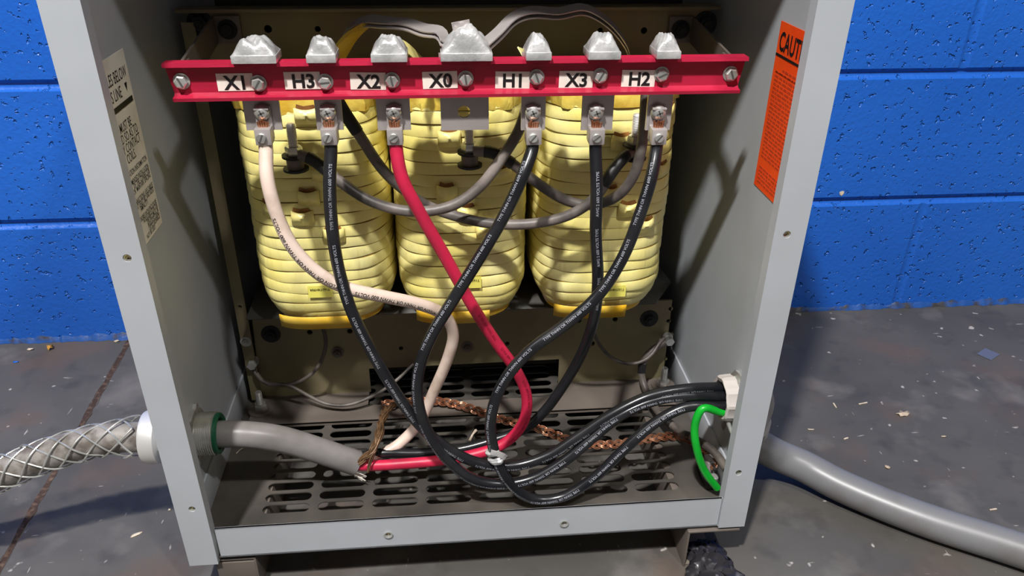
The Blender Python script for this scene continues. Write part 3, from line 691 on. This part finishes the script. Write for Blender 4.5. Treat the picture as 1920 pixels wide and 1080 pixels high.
cable('black_cable', start('H1', 0, 0, 0)+P([(982, 325, .07), (945, 405, .064), (898, 485, .056), (848, 565, .05), (806, 635, .046), (784, 700, .044), (786, 765, .043), (808, 820, .042), (845, 868, .042), (890, 900, .042), (945, 908, .042), (1005, 895, .043), (1063, 861, .046), (1112, 820, .05), (1165, 778, .054), (1230, 750, .058), (1290, 742, .06)])+[Vector((.262, .060, .180)), Vector((.31, .062, .180))], R6, 'blk', 'black cable from the H1 lug crossing over the red cable then looping right', txt='TYPE THHN OR THWN 600 VOLTS', toward=(-.9, -1, -.1), gap=.014)
cable('black_cable', start('X3', 0, 0, 0)+P([(1119, 350, .072), (1117, 440, .07), (1121, 520, .072), (1115, 590, .08), (1092, 660, .1), (1058, 720, .115), (1020, 772, .12), (985, 803, .116), (930, 824, .11), (865, 842, .106), (790, 850, .105), (710, 850, .104), (672, 856, .104)]), R6, 'blk', 'black cable hanging from the X3 lug, ending beside the red one in the grey cord', txt='AWG 2 600 VOLTS TYPE', toward=(0, -1, .2), start=.05, stop=.35)
cable('black_cable', start('H2', 0, 0, 0)+P([(1222, 330, .07), (1197, 410, .064), (1165, 488, .058), (1118, 558, .052), (1055, 612, .047), (990, 660, .043), (943, 718, .041), (920, 785, .04), (927, 848, .04), (955, 905, .04), (1000, 936, .041), (1055, 932, .041), (1115, 895, .043), (1175, 838, .047), (1235, 788, .052), (1290, 762, .055)])+[Vector((.262, .052, .173)), Vector((.31, .054, .175))], R6, 'blk', 'black cable from the H2 lug making the lowest loop over the slotted pan', txt='TYPE THHN OR THWN 600 VOLTS', toward=(-.7, -1, .2), gap=.014)
# jumpers between phases
RJ = .0052
def jump(pts, label, tape=None):
    o, fr = cable('jumper_cable', pts, RJ, 'jump', label, 'jumper cable'); n_ = len(fr)
    for a, b in tape or []:
        mb = MB(); mb.tube(fr[int(a*n_):int(b*n_)+1], RJ+.0007, 14); mb.build('heat_shrink', 'heat', o, smooth=60)
def ringlug(o_base, z_off, toward_): pass
jump(P([(620, 165, .125), (642, 205, .125), (675, 255, .125), (715, 315, .128), (750, 350, .135), (800, 385, .14), (860, 407, .135), (930, 420, .13), (1010, 418, .125), (1075, 400, .12), (1118, 368, .118), (1150, 318, .122), (1175, 290, .132), (1183, 287, .136)]), 'dusty jumper cable from behind H3 to the stud of the rightmost coil', [(.02, .12), (.88, .97)])
jump(P([(562, 290, .136), (585, 298, .132), (625, 330, .125), (680, 370, .12), (735, 391, .115), (790, 397, .112), (850, 385, .112), (900, 350, .115), (945, 290, .12), (975, 240, .125), (990, 190, .13)]), 'dusty jumper cable from the stud of the leftmost coil up behind H1', [(.03, .13)])
jump(P([(888, 284, .136), (918, 284, .134), (955, 303, .13), (1010, 345, .13), (1060, 375, .13), (1105, 385, .128), (1155, 370, .124), (1188, 330, .12), (1203, 275, .118), (1210, 200, .12), (1212, 165, .125)]), 'dusty jumper cable from the stud of the middle coil up behind H2', [(.04, .15)])
# green ground wire
cable('green_wire', [Vector((.30, .052, .172)), Vector((.262, .048, .168))]+P([(1318, 764, .046), (1303, 795, .045), (1306, 840, .044), (1322, 885, .044), (1345, 915, .043)]), .0042, 'green', 'bright green ground wire dropping from the right bushing to the ground lug', 'wire')
# ================================================================ GREY CORD through the left wall
HUB = Vector((-.283, .080, .148))
cpts = [at(-260, 1010, Y=.05), at(-120, 945, Y=.058), at(0, 889, Y=.066), at(100, 848, Y=.074), at(200, 822, Y=.079), Vector((-.33, .08, .149)), HUB, at(450, 814, Y=.081), at(520, 822, Y=.085), at(590, 842, Y=.092), at(668, 868, Y=.098)]
fr = frames(cpts); mb = MB(); L = len(fr); ih = min(range(L), key=lambda i: abs(fr[i][0].x+.283)); zmin = min(p[0].z for p in fr)
cord, = [thing('power_cord', HUB, 'thick grey power cord entering the left wall and cut open above the pan', 'power cord')]
mb.tube(fr[:ih+1], .0155, 24); mb.build('outer_length', 'cordd', cord, smooth=60)
mb = MB(); mb.tube(fr[ih:], .0140, 24); 
mb.build('jacket', 'cord', cord, smooth=60)
mb = MB(); rr = random.Random(9); p, tn, u, w = fr[-1]
for k in range(46):
    a = rr.uniform(2.6, 6.6) if k < 38 else rr.uniform(0, 6.28); d = u*cos(a)+w*sin(a); ln = rr.uniform(.004, .019)
    low = Vector((0, -.2, -1)); d2 = (d+low*rr.uniform(.1, .9)).normalized()*.0115
    st_ = p+d2-tn*.004; mid = st_+tn*ln*.5+Vector((rr.uniform(-1, 1), rr.uniform(-1, 1), rr.uniform(-1, .4)))*.0015
    e_ = st_+tn*ln+Vector((rr.uniform(-1, 1), rr.uniform(-1, 1), rr.uniform(-1.6, .3)))*.003
    mb.tube(frames([st_, mid, e_], .003), .00055, 5)
mb.build('frayed_filler', 'label', cord)
# wire mesh grip
grip = thing('cable_grip', (-.34, .08, .149), 'woven steel wire mesh grip around the grey cord left of the cabinet', 'cable grip')
mb = MB(); seglist = fr[:ih+1]; seglist = [q for q in seglist if q[0].x < -.335]; NL = [0]
for i in range(1, len(seglist)): NL.append(NL[-1]+(seglist[i][0]-seglist[i-1][0]).length)
for sg in (1, -1):
    for k in range(5):
        for dd in (0,):
            pts_ = []
            for i, (p, tn, u, w) in enumerate(seglist):
                s_ = NL[-1]-NL[i]; a = sg*(s_/.115*2*pi*(1 if s_ > .03 else 1))+2*pi*k/5+dd; rad = .0172+.0012*sin(a*2.5)*sg+(.0045*max(0, 1-s_/.03))
                pts_.append(p+(u*cos(a)+w*sin(a))*rad)
            mb.tube(frames(pts_, .006), .00095, 6)
mb.build('wire_mesh', 'zinc', grip)
# left cord connector
con = thing('cord_connector', HUB, 'threaded silver cord connector with locknut on the left cabinet wall', 'cord connector')
mb = MB(); mb.lathe((-.331, .08, .149), (1, 0, 0), [(0, .017), (0, .0262), (.003, .0275), (.015, .0275), (.0165, .0255), (.018, .0225)], 40); mb.build('gland_nut', 'gland', con, smooth=40)
mb = MB(); mb.lathe((-.314, .08, .149), (1, 0, 0), [(0, .022), (.004, .0235), (.02, .0235), (.022, .0225), (.029, .0225)], 8); mb.build('hub_body', 'zinc', con, smooth=30)
mb = MB(); mb.lathe((-.2828, .08, .149), (1, 0, 0), [(0, .0215), (0, .0276), (.004, .0276), (.004, .0215)], 48, mod=lambda a: 1+(.16 if (a*6/(2*pi)) % 1 < .25 else 0)); mb.build('locknut', 'zinc', con, smooth=25)
mb = MB(); pr = [(0, .0150)]
for k in range(9): pr += [(.0035+k*.0021, .0212), (.0045+k*.0021, .0226)]
pr += [(.0225, .0205)]; mb.lathe((-.2828, .08, .149), (1, 0, 0), pr, 40, cap=False); mb.build('thread', 'zinc', con, smooth=20)
mb = MB(); mb.lathe((-.2603, .08, .149), (1, 0, 0), [(0, .0142), (0, .0214), (.003, .0212), (.0045, .0195), (.003, .0165), (0, .0155)], 40, cap=False); mb.build('green_throat', 'greenpl', con, smooth=40)
# right: white bushing, locknut, outer elbow, conduit
bush = thing('conduit_bushing', (.283, .060, .178), 'white plastic bushing on the right wall with three black cables and a green wire', 'conduit bushing')
BC = Vector((.262, .060, .178))
mb = MB(); pr = [(0, .0185), (-.001, .0215), (.001, .0228), (.013, .0236), (.0135, .019), (0, .0180)]
mb.lathe(BC, (1, 0, 0), pr, 48, mod=lambda a: 1+(.055 if (a*9/(2*pi)) % 1 < .45 else 0), cap=False); mb.build('ribbed_ring', 'plastic', bush, smooth=25)
mb = MB(); mb.lathe(BC+Vector((.012, 0, 0)), (1, 0, 0), [(0, .0185), (0, .0212), (.006, .0212), (.006, .027), (.0088, .027), (.0088, .0185)], 48, mod=lambda a: 1+(.05 if (a*7/(2*pi)) % 1 < .3 else 0), cap=False); mb.build('locknut', 'zinc', bush, smooth=25)
mb = MB(); a = at(1388, 748, X=.272); mb.cyl(Vector((.268, .043, .158)), Vector((.268, .030, .155)), .0022, 10); mb.build('bonding_screw', 'zinc', bush)
elb = thing('conduit_elbow', (.30, .06, .178), 'grey metal conduit elbow outside the right cabinet wall', 'conduit elbow')
E0 = Vector((.286, .060, .178)); E1 = Vector((.304, .070, .160)); E2 = Vector((.308, .085, .125))
mb = MB(); mb.lathe(E0, (1, 0, 0), [(0, .024), (.004, .025), (.010, .025), (.012, .022)], 40); mb.build('hub_flange', 'cord', elb, smooth=35)
mb = MB(); frE = frames([E0+Vector((.004, 0, 0)), E0+Vector((.013, .004, -.006)), E1, E2], .003); mb.tube(frE, lambda t: .022, 28); eb = mb.build('elbow_body', 'cord', elb, smooth=40)
d_ = (E2-E1).normalized(); mb = MB(); mb.lathe(E2-d_*.004, d_, [(0, .022), (0, .0255), (.012, .0265), (.016, .025), (.018, .0215)], 40, mod=lambda a: 1+(.02 if (a*8/(2*pi)) % 1 < .5 else 0)); mb.build('compression_nut', 'cord', elb, smooth=25)
cpt = [E2-d_*.003, E2+d_*.025, at(1455, 852, Z=.040), at(1505, 873, Z=.030), at(1577, 911, Z=.023), at(1722, 970, Z=.020), at(1914, 1032, Z=.020), at(2150, 1112, Z=.020)]
frC = frames(cpt); mb = MB(); mb.tube(frC, lambda t: .0192, 28); tag(mb.build('flexible_conduit', 'conduit', smooth=60), 'grey flexible conduit running from the cabinet across the floor to the right', 'conduit')
# ================================================================ TIE, BRAIDS, SMALL WIRES
tie = P([(926, 846, .040)])[0]
mb = MB(); q0 = at(924, 846, Y=.040); q1 = at(932, 862, Y=.038)
for (c_, ax_, r_) in ((q0, Vector((.25, 0, -1)), .0070), (at(929, 856, Y=.04), Vector((.5, .1, -1)), .0075), (q1, Vector((.3, 0, -1)), .0068)):
    mb.lathe(c_-ax_.normalized()*.0025, ax_, [(0, r_*.9), (.001, r_*1.05), (.004, r_), (.005, r_*.9)], 14, mod=lambda a: 1+.12*sin(3*a))
mb.strip(frames([at(920, 848, Y=.034), at(938, 852, Y=.033), at(948, 858, Y=.036)], .003), .003, .001, Vector((0, 0, 1)))
tag(mb.build('cable_tie', 'aluweld', smooth=40), 'crumpled silvery tie around the black cable crossing the red one', 'cable tie')
def braid(pts, label, m, r=.0009, amp=.0040, per=.032, strands=3, name='copper_braid'):
    fr = frames(pts, .002); mb = MB(); L = [0]
    for i in range(1, len(fr)): L.append(L[-1]+(fr[i][0]-fr[i-1][0]).length)
    for k in range(strands):
        for w_ in (-.6, .6):
            q = []
            for i, (p, tn, u, w) in enumerate(fr):
                ph = 2*pi*(L[i]/per+k/strands); q.append(p+u*(amp*sin(ph)+w_*r*1.6)+w*(amp*.5*sin(2*ph)+w_*r*.5))
            mb.tube(frames(q, .0025), r, 6)
    return tag(mb.build(name, m), label, 'copper braid')
zz = .0585
braid([at(716, 758, Z=.075), at(770, 752, Z=.071), at(830, 753, Z=.070), at(880, 765, Z=.068), at(935, 785, Z=.064), at(1000, 800, Z=.062), at(1040, 815, Z=.062), at(1090, 832, Z=.061), at(1150, 833, Z=.061), at(1210, 824, Z=.061), at(1270, 818, Z=.061), at(1308, 832, Z=.061), at(1330, 850, Z=.068), at(1340, 875, Z=.072)], 'bright twisted copper braid snaking across the slotted pan to the ground lug', 'copper')
braid([at(672, 868, Y=.088), at(700, 842, Y=.09), at(712, 800, Y=.12), at(722, 770, Y=.16), at(745, 756, Y=.19), at(770, 752, Y=.195)], 'dull twisted copper wires rising from the cut end of the grey cord', 'copperdull', .0009, .0025, .05)
braid([at(690, 886, Y=.078), at(700, 850, Y=.088), at(715, 822, Y=.10), at(720, 790, Y=.13), at(735, 762, Y=.17)], 'dull copper wires beside the frayed filler of the grey cord', 'copperdull', .0008, .0015, .06, 2)
def wire(pts, label, r=.0023, m='greywire'): return cable('ground_wire', pts, r, m, label, 'wire', seg=10)
def lug_end(o, p, d, bx=None):
    d = d.normalized(); mb = MB(); mb.cyl(p-d*.0, p+d*.014, .0030, 10); mb.build('crimp_barrel', 'flange', o)
w1_ = at(472, 684, Y=PY-.016)
o, _ = wire(P([(474, 692, PY-.01), (487, 712, PY-.02), (510, 722, PY-.025), (560, 716, PY-.03), (595, 690, PY-.03), (611, 650, PY-.02), (609, 625, PY-.012), (598, 600, PY-.010)]), 'thin grey wire curving from the left frame bolt up beneath the leftmost coil')
lug_end(o, at(480, 700, Y=PY-.016), at(492, 715, Y=PY-.02)-at(480, 700, Y=PY-.016))
wire(P([(478, 700, PY-.008), (500, 718, PY-.022), (540, 722, PY-.03), (575, 740, PY-.035), (610, 757, PY-.04), (650, 760, PY-.045), (700, 742, PY-.035), (740, 716, PY-.02), (775, 682, PY-.006)]), 'thin grey wire sagging from the left frame bolt towards the middle of the clamp plate')
o, _ = wire(P([(1108, 585, PY-.010), (1112, 620, PY-.02), (1130, 655, PY-.028), (1155, 676, PY-.03), (1190, 682, PY-.03), (1220, 668, PY-.028), (1238, 640, PY-.018), (1246, 634, PY-.012)]), 'thin grey wire arcing below the rightmost coil to the right frame bolt')
lug_end(o, at(1240, 636, Y=PY-.014), at(1228, 655, Y=PY-.02)-at(1240, 636, Y=PY-.014))
o, fr9 = cable('ground_cable', P([(1250, 640, PY-.012), (1225, 655, PY-.02), (1207, 675, PY-.024), (1203, 705, PY-.03), (1215, 740, PY-.05), (1245, 785, .15), (1278, 810, .125)])+[at(1315, 830, X=.258), at(1340, 848, X=.268), at(1362, 880, X=.274)], .0046, 'greywire', 'grey cable with black bands running from the right frame bolt down the right wall', 'cable')
for a_, b_ in ((.16, .20), (.36, .40), (.55, .585), (.71, .745)):
    mb = MB(); mb.tube(fr9[int(a_*len(fr9)):int(b_*len(fr9))+1], .0053, 12); mb.build('black_band', 'heat', o, smooth=60)
for (x, y, s) in ((472, 686, -1), (1256, 641, 1)):
    p = at(x, y, Y=PY-.016); mb = MB(); mb.cyl((p.x, PY-.001, p.z), (p.x, p.y, p.z), .0036, 12); mb.hexa((p.x, p.y+.004, p.z), (0, -1, 0), .006, .0062); mb.lathe((p.x, PY-.003, p.z), (0, -1, 0), [(0, .0068), (.0035, .0068)], 16)
    mb.build('ground_bolt', 'zinc', core)
# ground lug on the pan
gp = at(1335, 905, Z=PZ+.002)
gl = thing('ground_lug', gp, 'small aluminium ground lug on the pan where the green wire ends', 'ground lug')
MB().box((gp.x-.010, gp.y-.010, PZ+.001), (gp.x+.012, gp.y+.028, PZ+.0035), .0004).build('lug_base', 'dark', gl)
MB().box((gp.x-.003, gp.y+.012, PZ+.0035), (gp.x+.009, gp.y+.028, PZ+.020), .0012).build('lug_block', 'alu', gl)
mb = MB(); mb.lathe((gp.x+.003, gp.y+.004, PZ+.0035), (0, 0, 1), [(0, .0052), (.004, .0052), (.005, .004)], 16); mb.build('lug_screw', 'zinc', gl)
# wire clippings on the pan
for pts_, lb in ((((880, 828), (886, 815), (893, 806)), 'pale shredded clipping on the pan behind the red cable'), (((444, 852), (449, 846), (453, 842), (457, 838)), 'tiny curled white clipping on the pan under the grey cord')):
    mb = MB(); rr = random.Random(4)
    for k in range(4 if 'shred' in lb else 1):
        q = [at(x+rr.uniform(-2, 2), y+rr.uniform(-2, 2), Z=.0565+.0012*i) for i, (x, y) in enumerate(pts_)]; mb.tube(frames(q, .003), .0007 if 'shred' in lb else .0005, 5)
    tag(mb.build('wire_clipping', 'chip'), lb, 'clipping')
# ================================================================ FLOOR DEBRIS
def flake(name, x, y, w, h, m, label, cat, curl=.002, rot=0, grp=None, z=None):
    p = at(x, y, Z=0); mb = MB(); rr = random.Random(int(x*3+y)); n = 11; ring = []
    cvt = mb.bm.verts.new((p.x, p.y, curl+.0005))
    for k in range(n):
        a = 2*pi*k/n; r_ = rr.uniform(.65, 1.1); dx, dy = cos(a)*w/2*r_, sin(a)*h/2*r_
        ring.append(mb.bm.verts.new((p.x+dx*cos(rot)-dy*sin(rot), p.y+dx*sin(rot)+dy*cos(rot), .0006+rr.uniform(0, curl))))
    for k in range(n): mb.bm.faces.new((cvt, ring[k], ring[(k+1) % n]))
    o = mb.build(name, m, smooth=40); o.modifiers.new('s', 'SOLIDIFY').thickness = .0006
    return tag(o, label, cat, grp)
flake('leaf_fragment', 1693, 777, .020, .014, 'chip', 'pale tan leaf-like flake on the floor right of the conduit elbow', 'debris', .003)
flake('leaf_fragment', 95, 655, .012, .013, 'leaf', 'curled golden leaf on the floor against the blue wall at far left', 'debris', .007)
flake('paint_chip', 58, 656, .012, .005, 'chip', 'cream chip left of the golden leaf near the wall', 'debris', .002)
flake('paint_chip', 219, 641, .010, .005, 'chip', 'cream chip at the wall base just left of the cabinet', 'debris', .003)
flake('paint_chip', 30, 679, .012, .006, 'wall', 'blue paint chip on the floor near the far left', 'debris', .001)
flake('paint_chip', 1663, 877, .007, .007, 'chip', 'small pinkish chip on the floor above the conduit', 'debris', .002)
flake('paint_chip', 1770, 819, .009, .003, 'chip', 'thin pale sliver on the floor below and right of the tan flake', 'debris', .001)
flake('paint_chip', 1520, 806, .010, .003, 'chip', 'pale sliver on the floor beside the shadow near the conduit', 'debris', .001)
flake('paint_scrape', 255, 1003, .015, .005, 'chip', 'pale scraped paint mark on the floor just left of the cabinet front corner', 'debris', .0005, .6)
flake('paint_chip', 318, 956, .004, .004, 'chip', 'cream crumb on the floor touching the left front post', 'debris', .001)
p = at(1579, 362, Y=WY-.0006); mb = MB(); rr = random.Random(8)
mb.bm.faces.new([mb.bm.verts.new((p.x+cos(k*.785)*.0045*rr.uniform(.6, 1.2), WY-.0006, p.z+sin(k*.785)*.0045*rr.uniform(.6, 1.2))) for k in range(8)])
o = mb.build('bare_patch', 'chip', smooth=0); o.modifiers.new('s', 'SOLIDIFY').thickness = .0004; tag(o, 'tiny white chipped spot in the blue wall paint right of the cabinet', 'chipped spot')
mb = MB(); p = at(1853, 664, Z=.0008); mb.box((-.014, -.011, 0), (.014, .011, .0005), 0, Matrix.Translation((p.x, p.y, .0006)) @ Matrix.Rotation(.55, 4, 'Z')); tag(mb.build('tape_scrap', 'tapeb', smooth=0), 'small square of bluish tape stuck on the floor at far right', 'tape scrap')
for (x, y, rot, l, lb) in ((1565, 761, 1.5, .011, 'short white sliver standing out on the floor right of the cabinet'), (1618, 757, .2, .014, 'thin pale scratch-like sliver between the short sliver and the tan flake'), (1862, 956, .1, .009, 'pale sliver just above the conduit at far right'), (1586, 823, .3, .007, 'white crumb on the floor between cabinet and conduit bend')):
    p = at(x, y, Z=0); mb = MB(); mb.box((-l/2, -.0009, 0), (l/2, .0009, .0012), .0002, Matrix.Translation((p.x, p.y, .0002)) @ Matrix.Rotation(rot, 4, 'Z')); tag(mb.build('plastic_sliver', 'chip', smooth=0), lb, 'debris')
# crumpled black film by the right foot
p0 = at(1330, 1062, Z=.0); mb = MB(); n = 16; gr = []; rr = random.Random(2)
for j in range(n):
    r_ = []
    for i in range(n):
        u, w = i/(n-1)*2-1, j/(n-1)*2-1
        r_.append(mb.bm.verts.new((p0.x+u*.026*(1-.35*w)+.004*rr.uniform(-1, 1), p0.y+w*.034, .002+.014*max(0, 1-u*u-w*w*.7)*rr.uniform(.3, 1))))
    gr.append(r_)
for j in range(n-1):
    for i in range(n-1): mb.bm.faces.new((gr[j][i], gr[j][i+1], gr[j+1][i+1], gr[j+1][i]))
MT['film'] = mat('black_plastic_film', srgb(44, 42, 46), .25, 0, srgb(120, 118, 124), 60, .55, .7)
o = mb.build('plastic_film', 'film', smooth=50); o.modifiers.new('s', 'SOLIDIFY').thickness = .0006
tag(o, 'crumpled dark plastic film on the floor beside the right foot of the cabinet', 'plastic film')
